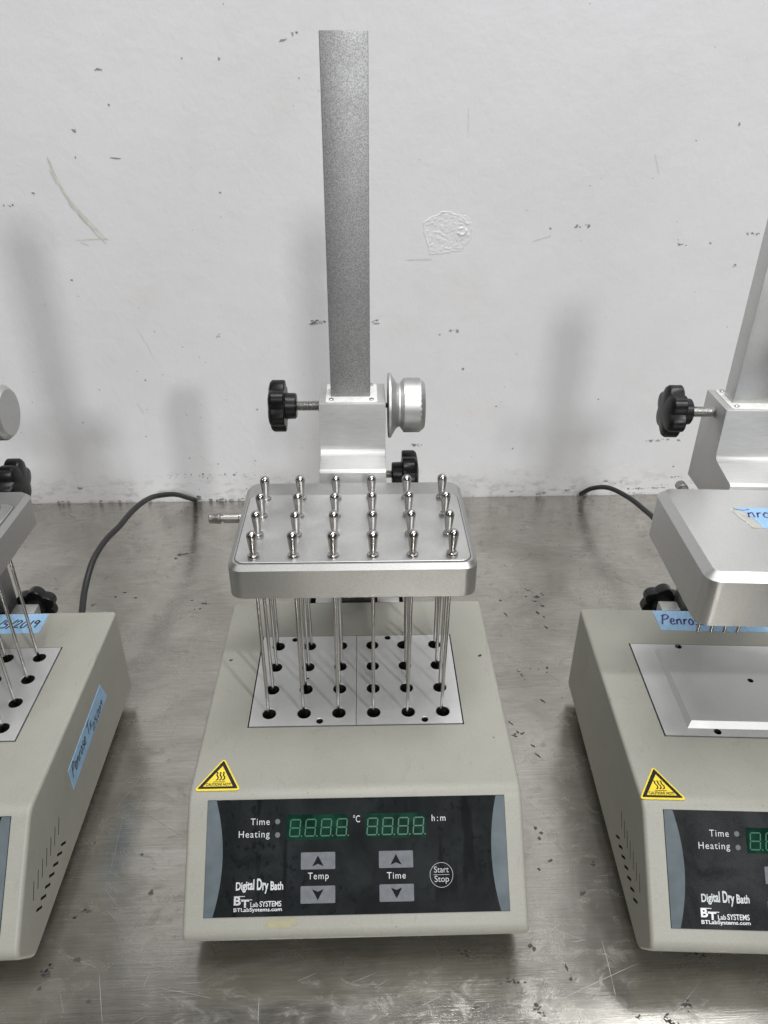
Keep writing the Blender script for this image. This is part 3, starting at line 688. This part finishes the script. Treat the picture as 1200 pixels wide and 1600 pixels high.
# ------------------------------------------------------------------ heating blocks
PX, PY = 0.025, 0.0245
def fill_plate(bm, outer, holes, z):
    es = []
    loops = []
    for pts in [outer] + holes:
        vs = [bm.verts.new((x, y, z)) for x, y in pts]
        loops.append(vs)
        for i in range(len(vs)): es.append(bm.edges.new((vs[i], vs[(i + 1) % len(vs)])))
    bmesh.ops.triangle_fill(bm, edges=es, use_beauty=True, use_dissolve=False)
    return loops
def block_mesh(s):
    x0, x1 = (-0.0756, -0.0002) if s < 0 else (0.0002, 0.0756)
    cx = s * 0.0375
    big = [(cx + (i - 1) * PX, (j - 1.5) * PY, 0.0053, 0.035) for i in range(3) for j in range(4)]
    small = [(cx - 0.0124, 0.0448 + (0.001 if s > 0 else 0), 0.0028, 0.030), (cx + 0.0115, -0.0444, 0.0028, 0.030)]
    tiny = [(cx + 0.0006, -0.0002, 0.0013, 0.004)]
    hs = big + small + tiny
    bm = bmesh.new(); z = 0.0004; y0, y1 = -0.0487, 0.0484
    outer = [(x0, y0), (x1, y0), (x1, y1), (x0, y1)]
    loops = fill_plate(bm, outer, [circ(x, y, r, 24 if r > 0.003 else 14) for x, y, r, d in hs], z)
    for lp, (x, y, r, d) in zip(loops[1:], hs):
        # a fine bright chamfer, then the dark bore
        n = len(lp); k = (r - 0.0004) / r
        l2 = [bm.verts.new((x + (v.co.x - x) * k, y + (v.co.y - y) * k, z - 0.0004)) for v in lp]
        l3 = [bm.verts.new((v.co.x, v.co.y, z - d)) for v in l2]
        for i in range(n):
            bm.faces.new((lp[i], lp[(i + 1) % n], l2[(i + 1) % n], l2[i]))
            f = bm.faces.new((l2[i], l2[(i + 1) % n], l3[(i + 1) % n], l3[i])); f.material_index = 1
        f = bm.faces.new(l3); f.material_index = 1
    o = loops[0]; lo = [bm.verts.new((v.co.x, v.co.y, -0.040)) for v in o]
    for i in range(4): bm.faces.new((o[i], o[(i + 1) % 4], lo[(i + 1) % 4], lo[i]))
    bm.faces.new(lo[::-1])
    return mesh_of("heating_block", bm, ['alu_block', 'bore'], 30)
ME['block'] = {-1: block_mesh(-1), 1: block_mesh(1)}
def plate_block():
    bm = bmesh.new(); z = 0.0004
    hs = [(-0.0376, 0.0460, 0.0026), (-0.0382, -0.0446, 0.0026), (0.0376, 0.0460, 0.0026), (0.0382, -0.0446, 0.0026)]
    outer = [(-0.0756, -0.0487), (0.0756, -0.0487), (0.0756, 0.0484), (-0.0756, 0.0484)]
    inner = [(-0.0582, -0.0418), (0.0582, -0.0418), (0.0582, 0.0400), (-0.0582, 0.0400)]
    loops = fill_plate(bm, outer, [circ(x, y, r, 16) for x, y, r in hs] + [inner], z)
    o = loops[0]; lo = [bm.verts.new((v.co.x, v.co.y, -0.040)) for v in o]
    for i in range(4): bm.faces.new((o[i], o[(i + 1) % 4], lo[(i + 1) % 4], lo[i]))
    bm.faces.new(lo[::-1])
    for lp in loops[1:5]:
        n = len(lp); l3 = [bm.verts.new((v.co.x, v.co.y, z - 0.012)) for v in lp]
        for i in range(n):
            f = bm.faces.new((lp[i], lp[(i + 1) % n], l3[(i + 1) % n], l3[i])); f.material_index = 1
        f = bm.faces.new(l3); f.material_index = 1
    # raised plateau with chamfered flanks and a centre hole
    top = [(-0.0554, -0.0385), (0.0562, -0.0385), (0.0562, 0.0374), (-0.0562, 0.0374)]
    hc = circ(0.0022, 0.0035, 0.0022, 16)
    l2 = fill_plate(bm, top, [hc], z + 0.0043)
    for i in range(4): bm.faces.new((loops[5][i], loops[5][(i + 1) % 4], l2[0][(i + 1) % 4], l2[0][i]))
    l3 = [bm.verts.new((v.co.x, v.co.y, z - 0.006)) for v in l2[1]]
    for i in range(16):
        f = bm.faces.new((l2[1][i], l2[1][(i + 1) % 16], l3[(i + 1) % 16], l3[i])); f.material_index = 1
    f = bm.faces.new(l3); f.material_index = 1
    return mesh_of("heating_block", bm, ['alu_block', 'bore'], 25)
ME['plate_block'] = plate_block()

# ------------------------------------------------------------------ evaporator head, column, carriage
def head_mesh(x, y0, y1, z0, zc, z1, r, c, mat='alu'):
    bm = bmesh.new(); L = []
    for ins, z in ((0.0006, z0), (0.0, z0 + 0.0006), (0.0, zc), (c, z1)):
        L.append([(u, v, z) for u, v in rrect(-x + ins, x - ins, y0 + ins, y1 - ins, max(r - ins, 0.002), 8)])
    bm_loft(bm, L); return mesh_of("evaporator_head", bm, mat, 30)
ZT = 0.1351
ME['head'] = head_mesh(0.0785, -0.0476, 0.0647, 0.1109, 0.1321, ZT, 0.009, 0.0030)
def cover():
    bm = bmesh.new(); L = []
    for ins, z in ((0.0, ZT - 0.001), (0.0, ZT + 0.0003), (0.0003, ZT + 0.0006)):
        L.append([(u, v, z) for u, v in rrect(-0.0741 + ins, 0.0741 - ins, -0.0430 + ins, 0.0432 - ins, 0.006, 6)])
    bm_loft(bm, L); return mesh_of("cover_plate", bm, 'alu_top', 30)
ME['cover'] = cover()
def seam():
    bm = bmesh.new(); z = ZT + 0.00015
    bm_ring(bm, [(u, v) for u, v in rrect(-0.0745, 0.0745, -0.0434, 0.0436, 0.0064, 6)], rrect(-0.0740, 0.0740, -0.0429, 0.0431, 0.0059, 6), FTOP, z)
    return mesh_of("cover_seam", bm, 'gap', None)
ME['seam'] = seam()
def needle_mesh():
    z = ZT + 0.0006
    prof = [(-0.010, 0.0008), (-0.008, 0.00118), (z, 0.00118), (z, 0.0037), (z + 0.0012, 0.0038), (z + 0.0019, 0.0034), (z + 0.0023, 0.0023),
            (z + 0.0032, 0.0021), (z + 0.0140, 0.00325)]
    for i in range(1, 8):
        a = math.pi / 2 * i / 7
        prof.append((z + 0.0160 + 0.0034 * math.sin(a) - 0.0005, 0.0034 * math.cos(a) if i < 7 else 0))
    prof.insert(9, (z + 0.0155, 0.0034))
    return mesh_of("needle", lathe(prof, 20), 'steel', 40)
ME['needle'] = needle_mesh()
def nozzle_mesh(): return mesh_of("nozzle", lathe([(0.0945, 0.0008), (0.0948, 0.0011), (0.1040, 0.0011)], 10), 'tube', 40)
ME['nozzle'] = nozzle_mesh()
def fitting(origin, axis, s):
    prof = [(0, 0.0042), (0.004, 0.0042), (0.0045, 0.0036), (0.0150, 0.0036), (0.0152, 0.0026), (0.0172, 0.0026), (0.0174, 0.0037), (0.0178, 0.0040),
            (0.0200, 0.0040), (0.0204, 0.0038), (0.0250, 0.0038), (0.0256, 0.0034), (0.0256, 0.0022), (0.0225, 0.0022)]
    return mesh_of("hose_fitting", lathe([(s * h, r) for h, r in prof], 24, origin, axis), 'fitting', 30)
ME['fit_side'] = fitting((-0.0780, 0.0335, 0.1225), 'X', -1)
ME['fit_back'] = fitting((-0.0520, 0.0545, 0.1300), 'Y', 1)

CX0, CX1, CY0, CY1 = -0.0172, 0.0126, 0.1035, 0.1210
def column(top, m='alu_col'): return mesh_of("column", box(CX0, CX1, CY0, CY1, -0.088, top, bev=0.0006), m, 30)
ME['column'] = column(0.4205); ME['column_low'] = column(0.333, 'alu_bright')
GX0, GX1 = -0.0258, 0.0239
def carriage(front):
    prof = [(0.1326, 0.112), (0.1326, 0.1862), (0.0905, 0.1862), (0.0905, 0.1520), (0.0898, 0.1490), (0.0880, 0.1471), (0.0850, 0.1462), (front + 0.002, 0.1435), (front, 0.1415), (front, 0.112)]
    bm = bmesh.new()
    l = [bm.verts.new((GX0, y, z)) for y, z in prof]; r = [bm.verts.new((GX1, y, z)) for y, z in prof]; n = len(prof)
    for i in range(n): bm.faces.new((l[i], l[(i + 1) % n], r[(i + 1) % n], r[i]))
    bm.faces.new(l[::-1]); bm.faces.new(r)
    bmesh.ops.bevel(bm, geom=bm.edges[:], offset=0.0005, segments=2, profile=0.5, affect='EDGES')
    return mesh_of("carriage", bm, 'alu_car', 30)
ME['carriage'] = carriage(0.0655); ME['carriage_r'] = carriage(0.0562)
ME['bushing'] = mesh_of("bushing_plate", (lambda bm: (bm_plate(bm, rrect(-0.0208, 0.0178, 0.0928, 0.1302, 0.002, 3), FTOP, 0.1850, 0.1868), bm)[1])(bmesh.new()), 'nylon', 30)
def screw(x, y, z):
    bm = bmesh.new(); bm_lathe(bm, [(z - 0.001, 0.0019), (z + 0.0009, 0.0019), (z + 0.0013, 0.0015), (z + 0.0013, 0.0008), (z + 0.0006, 0.0007)], 14, (x, y, 0))
    return mesh_of("screw", bm, 'screw', 30)
ME['screw'] = [screw(x, y, 0.1868) for x in (-0.0166, 0.0136) for y in (0.0968, 0.1270)]

def star_pts(rad, n=72, lobes=6, deep=0.2):
    out = []
    for i in range(n):
        a = 2 * math.pi * i / n
        q = 0.5 + 0.5 * math.cos(lobes * a)
        out.append((rad * (1 - deep * (1 - q ** 0.55)) * math.cos(a), rad * (1 - deep * (1 - q ** 0.55)) * math.sin(a)))
    return out
def star_knob(axis, origin, s, rad=0.0195, ph=0.0):
    """lobed clamp knob: disc, domed face and hub; thread is a separate sub-part. s: outward direction"""
    bm = bmesh.new(); O = Vector(origin)
    sp = star_pts(1.0)
    c, sn = math.cos(ph), math.sin(ph); sp = [(x * c - y * sn, x * sn + y * c) for x, y in sp]
    def ring(k, h): return [O + ax((rad * k * x, rad * k * y, s * h), axis) for x, y in sp]
    L = [ring(0.50, 0.0078), ring(0.96, 0.0082), ring(1.0, 0.0090), ring(1.0, 0.0175), ring(0.96, 0.0187)]
    for i in range(1, 6):
        k = 0.96 * math.cos(math.pi / 2 * i / 6); L.append(ring(max(k, 0.05), 0.0187 + 0.0030 * math.sin(math.pi / 2 * i / 6)))
    bm_loft(bm, L)
    bm_lathe(bm, [(0, 0.0088), (s * 0.0008, 0.0098), (s * 0.0082, 0.0101)], 32, origin, axis)
    return mesh_of("clamp_knob", bm, 'plastic', 30)
def thread(axis, origin, s, length, r=0.0041):
    prof = []; k = int(length / 0.00125)
    for i in range(k): prof += [(s * (i * 0.00125), r), (s * (i * 0.00125 + 0.00062), r - 0.0009)]
    return mesh_of("threaded_rod", lathe(prof, 16, origin, axis), 'zinc', 15)
KZ, KY = 0.1765, 0.1110
ME['knob_l'] = star_knob('X', (-0.0440, KY, KZ), -1, 0.0200, 0.3); ME['thr_l'] = thread('X', (-0.0250, KY, KZ), -1, 0.020)
ME['knob_lo'] = star_knob('X', (0.0298, KY, 0.1165), 1, 0.0195, 0.0); ME['thr_lo'] = thread('X', (0.0232, KY, 0.1165), 1, 0.0075, 0.0034)
ME['knob_rl'] = star_knob('Y', (-0.0265, 0.1115, -0.0145), 1, 0.0178, 0.1); ME['knob_rr'] = star_knob('Y', (0.0265, 0.1115, -0.0145), 1, 0.0178, 0.1)
def height_knob():
    prof = [(0.0262, 0.0100), (0.0262, 0.0244), (0.0266, 0.0250), (0.0282, 0.0250), (0.0325, 0.0178), (0.0342, 0.0166), (0.0356, 0.0166), (0.0362, 0.0180), (0.0378, 0.0200)]
    m0 = len(prof)
    for i in range(9): prof.append((0.0383 + i * 0.00152, 0.0203))
    m1 = len(prof)
    prof += [(0.0512, 0.0201), (0.0540, 0.0178), (0.0543, 0.0170), (0.0543, 0)]
    bp = lambda i, j: (0.00065 if (i + j) % 2 else -0.00050) if m0 <= j < m1 else 0
    return mesh_of("height_knob", lathe(prof, 64, (0, KY, KZ), 'X', bp), 'alu_knob', 14)
ME['hknob'] = height_knob()
ME['shaft'] = mesh_of("knob_shaft", lathe([(0.0232, 0.0019), (0.0264, 0.0019)], 14, (0, KY, KZ), 'X'), 'plastic', 30)
ME['bracket'] = [mesh_of("column_bracket", box(a, b, 0.0948, 0.1080, -0.040, -0.0006, bev=0.0008), 'alu', 30) for a, b in ((-0.0362, -0.0200), (0.0175, 0.0370))]

# ------------------------------------------------------------------ assemble the three units
def unit(x, y, yaw, label, kind, group="grey dry bath heaters on the steel table"):
    root = link("dry_bath_evaporator", None); root.empty_display_size = 0.05
    root.location = (x, y, 0); root.rotation_euler = (0, 0, yaw)
    root['label'] = label; root['category'] = "lab heater"; root['group'] = group
    part("body", ME['body'], root)
    for f in ME['foot']: part("rubber_foot", f, root)
    pan = part("control_panel", ME['panel_dusty_lit'] if kind == 'plate' else ME['panel'], root)
    for m in ME['band']: sub("side_band", m, pan)
    for m in ME['disp']: sub("display", m, pan)
    for m in ME['digits']: sub("digit_segments", m, pan)
    for m in ME['led']: sub("indicator_lamp", m, pan)
    for m in ME['button']: sub("button", m, pan)
    for m in ME['arrow']: sub("arrow", m, pan)
    for m in ME['letters']: sub(m.name.split('.')[0], m, pan)
    w = None
    for nme, m in ME['warning']:
        if w is None: w = part(nme, m, root)
        else: sub(nme, m, w)
    if kind == 'plate': w.location.x -= 0.004
    part("column", ME['column_low' if kind == 'plate' else 'column'], root)
    car = part("carriage", ME['carriage_r' if kind == 'plate' else 'carriage'], root)
    sub("bushing_plate", ME['bushing'], car)
    for m in ME['screw']: sub("screw", m, car)
    k = part("clamp_knob", ME['knob_l'], root); sub("threaded_rod", ME['thr_l'], k)
    k = part("height_knob", ME['hknob'], root); sub("knob_shaft", ME['shaft'], k)
    k = part("clamp_knob", ME['knob_lo'], root); sub("threaded_rod", ME['thr_lo'], k)
    for m in ME['bracket']: part("column_bracket", m, root)
    part("clamp_knob", ME['knob_rl'], root); part("clamp_knob", ME['knob_rr'], root)
    if kind == 'plate':
        hd = part("evaporator_head", ME['head_plate'], root)
        sub("hose_fitting", ME['fit_back'], hd)
        for i in range(4):
            o = sub("nozzle", ME['nozzle'], hd); o.location = (-0.0745 + i * 0.0083, -0.0510, 0)
    else:
        hd = part("evaporator_head", ME['head'], root)
        sub("cover_plate", ME['cover'], hd); sub("cover_seam", ME['seam'], hd); sub("hose_fitting", ME['fit_side'], hd)
        for j in range(4):
            for i in range(6):
                o = sub("needle", ME['needle'], hd)
                a, b = random.gauss(0, 0.006), random.gauss(0, 0.006)       # leaning a little about its seat in the head
                o.rotation_euler = (a, b, 0)
                o.location = ((i - 2.5) * PX - b * ZT, (j - 1.5) * PY + a * ZT, random.uniform(-0.0003, 0.0005))
    return root
ME['head_plate'] = head_mesh(0.0795, -0.0575, 0.0555, 0.1040, 0.1372, 0.1420, 0.0095, 0.0050, 'alu_bright')

def loose(name, me, root, label, cat, group):
    o = link(name, me); o.location = (root.location.x, root.location.y, H); o.rotation_euler = root.rotation_euler
    o['label'] = label; o['category'] = cat; o['group'] = group; return o
MID = unit(0, 0, 0.0291, "grey dry bath heater in the middle, its needles lowered into the perforated blocks", 'pins')
LEF = unit(-0.311, -0.019, R(2.3), "grey dry bath heater cut by the left edge, blue tape on its long side face", 'pins')
RIG = unit(0.2945, -0.010, R(-1.37), "grey dry bath heater at the right edge, thick head under torn blue tape", 'plate')
G = "perforated heating blocks"
loose("heating_block", ME['block'][-1], MID, "perforated aluminium block with a white glint, left of the two in the middle heater", "metal block", G)['label'] = "perforated aluminium block in the middle heater, on the left of the seam"
loose("heating_block", ME['block'][1], MID, "perforated aluminium block in the middle heater, on the right of the seam", "metal block", G)
loose("heating_block", ME['block'][-1], LEF, "perforated aluminium block on the far side of the left heater's well, at the photo's edge", "metal block", G)
loose("heating_block", ME['block'][1], LEF, "perforated aluminium block in the left heater, nearest its blue-taped side", "metal block", G)
loose("heating_block", ME['plate_block'], RIG, "smooth aluminium plate block with a raised centre, under the thick head on the right", "metal block", G)

# glue stain on the middle heater's front lip
bm = bmesh.new()
rng = random.Random(3)
for cx, cy, rx, ry in ((-0.0505, -0.0718, 0.0055, 0.0030), (-0.0450, -0.0722, 0.0028, 0.0024), (-0.0405, -0.0719, 0.0036, 0.0027)):
    blob(bm, cx, cy, rx, ry, 0.2, P, 0.00012 + 0.00006 * (cx > -0.05) + 0.00006 * (cx > -0.042), 22, 0.5, rng)
part("glue_stain", mesh_of("glue_stain", bm, 'glue', None), MID)
bm = bmesh.new()
for cx, cy, rr in ((-0.0985, 0.0215, 0.0013), (0.0975, 0.0225, 0.0016), (0.0955, -0.0625, 0.0006), (-0.062, -0.06, 0.0004)):
    blob(bm, cx, cy, rr, rr * 0.7, 0.6, FTOP, 0.00015, 10, 0.5, rng)
part("dirt_fleck", mesh_of("dirt_fleck", bm, 'speck', None), MID)

# masking-tape labels (stuck on: parts of their unit)
SIDE = lambda u, v, n: Vector((HW + n, u, v))
def ragged(u0, u1, v0, v1, jag, ends=(0.0, 0.0), rng=random.Random(5)):
    pts = [(u0 + ends[0] * (0.5 - i / 6) + rng.uniform(-jag, jag), v1 + (v0 - v1) * i / 6) for i in range(7)]
    pts += [(u1 + ends[1] * (i / 6 - 0.5) + rng.uniform(-jag, jag), v0 + (v1 - v0) * i / 6) for i in range(7)]
    return pts
def tilt(f, ang, c):
    ca, sa = math.cos(ang), math.sin(ang)
    return lambda u, v, n: f(c[0] + (u - c[0]) * ca - (v - c[1]) * sa, c[1] + (u - c[0]) * sa + (v - c[1]) * ca, n)
fs = tilt(SIDE, R(3.5), (-0.010, -0.035))
t = part("tape_label", mesh_of("tape_label", plate(ragged(-0.0515, 0.0335, -0.0450, -0.0255, 0.0003, (0.001, -0.006)), fs, 0.0, 0.0003), 'tape', None), LEF)
t['label'] = "blue tape on the side face"
bm = bmesh.new(); e = hand(bm, "Penrose Tx", -0.0480, -0.0375, 0.0058, fs, 0.00036, 0.0013, 1.14)
hand(bm, "2/5/2019", e - 0.0005, -0.0432, 0.0042, fs, 0.00036, 0.0011, 1.12)
sub("handwriting", mesh_of("handwriting", bm, 'marker', None), t)
t = part("tape_label", mesh_of("tape_label", plate(ragged(-0.050, 0.0512, 0.0672, 0.0928, 0.0002), FTOP, 0.0, 0.0003), 'tape', None), LEF)
t['label'] = "blue tape behind the heating blocks"
bm = bmesh.new(); e = hand(bm, "Penrose Tx", -0.046, 0.0745, 0.0068, FTOP, 0.00036, 0.0014)
hand(bm, "2/5/2019", 0.0065, 0.0745, 0.0064, FTOP, 0.00036, 0.0014, 1.13)
sub("handwriting", mesh_of("handwriting", bm, 'marker', None), t)
t = part("tape_label", mesh_of("tape_label", plate(ragged(-0.0455, 0.0512, 0.0668, 0.0930, 0.0002), FTOP, 0.0, 0.0003), 'tape', None), RIG)
t['label'] = "blue tape behind the heating block"
bm = bmesh.new(); e = hand(bm, "Penrose Tx", -0.0425, 0.0745, 0.0075, FTOP, 0.00036, 0.0015)
hand(bm, "2/5/2019", e, 0.0745, 0.0066, FTOP, 0.00036, 0.0009)
sub("handwriting", mesh_of("handwriting", bm, 'marker_violet', None), t)
ZR = 0.1420
fh = lambda u, v, n: Vector((u, v, ZR + n))
t = part("tape_label", mesh_of("tape_label", plate([(-0.0355, 0.0245), (-0.0335, 0.0205), (-0.0310, 0.0200), (-0.0285, 0.0150), (-0.0265, 0.0060), (-0.0255, -0.0020), (0.045, -0.0015), (0.046, 0.0255)], fh, 0.0, 0.0003), 'tape', None), RIG)
t['label'] = "torn blue tape on top of the head"
bm = bmesh.new()
bm_plate(bm, [(-0.0362, 0.0228), (-0.0370, 0.0150), (-0.0345, 0.0070), (-0.0325, -0.0020), (-0.0290, -0.0024), (-0.0254, -0.0019), (-0.0266, 0.0060), (-0.0286, 0.0150), (-0.0311, 0.0198)], fh, 0.0, 0.00022)
sub("torn_backing", mesh_of("torn_backing", bm, 'paper', None), t)
bm = bmesh.new(); hand(bm, "nrose", -0.0300, 0.0115, 0.0066, fh, 0.00036, 0.0011, 1.15)
bm_ribbon(bm, [(-0.0345, 0.0222), (-0.030, 0.0208), (-0.0255, 0.0222)], 0.0008, fh, 0.00036)
sub("handwriting", mesh_of("handwriting", bm, 'marker_violet', None), t)
rng = random.Random(11); bm = bmesh.new()
for i in range(46):
    q = rng.random(); cx = -0.0385 + 0.006 * q + rng.uniform(-0.0012, 0.0008); cy = 0.0245 - 0.0265 * q
    a = rng.uniform(-1.2, 0.8); L = rng.uniform(0.0006, 0.0018)
    bm_ribbon(bm, [(cx, cy), (cx + L * math.cos(a), cy + L * math.sin(a))], 0.00035, fh, 0.0003, smooth=False)
sub("paper_fibres", mesh_of("paper_fibres", bm, 'nylon', None), t)

# ------------------------------------------------------------------ power cords
def cord(pts, label):
    o = link("power_cord", mesh_of("power_cord", tube([(x, y, z + H) for x, y, z in pts], 0.0031), 'cable', 60))
    o['label'] = label; o['category'] = "cable"; o['group'] = "black power cords running to the wall"
cord([(-0.250, 0.074, -0.050), (-0.255, 0.095, -0.047), (-0.2629, 0.130, -0.0407), (-0.2700, 0.162, -0.0360), (-0.2711, 0.194, -0.0255), (-0.2685, 0.226, -0.0222), (-0.2633, 0.258, -0.0235),
      (-0.2605, 0.288, -0.0248), (-0.2563, 0.318, -0.0286), (-0.2513, 0.348, -0.0375), (-0.2383, 0.380, -0.0525), (-0.2325, 0.412, -0.0750), (-0.2310, 0.440, -0.0945)],
     "black power cord curving from the left heater over the table to the wall's foot")
cord([(0.2862, 0.4600, -0.0940), (0.2965, 0.448, -0.0785), (0.3082, 0.42, -0.0620), (0.3203, 0.38, -0.0527), (0.3272, 0.34, -0.0468), (0.3300, 0.30, -0.0415), (0.3280, 0.24, -0.044), (0.3240, 0.16, -0.050), (0.3220, 0.083, -0.050)],
     "black power cord arching from the wall's foot behind the right heater")
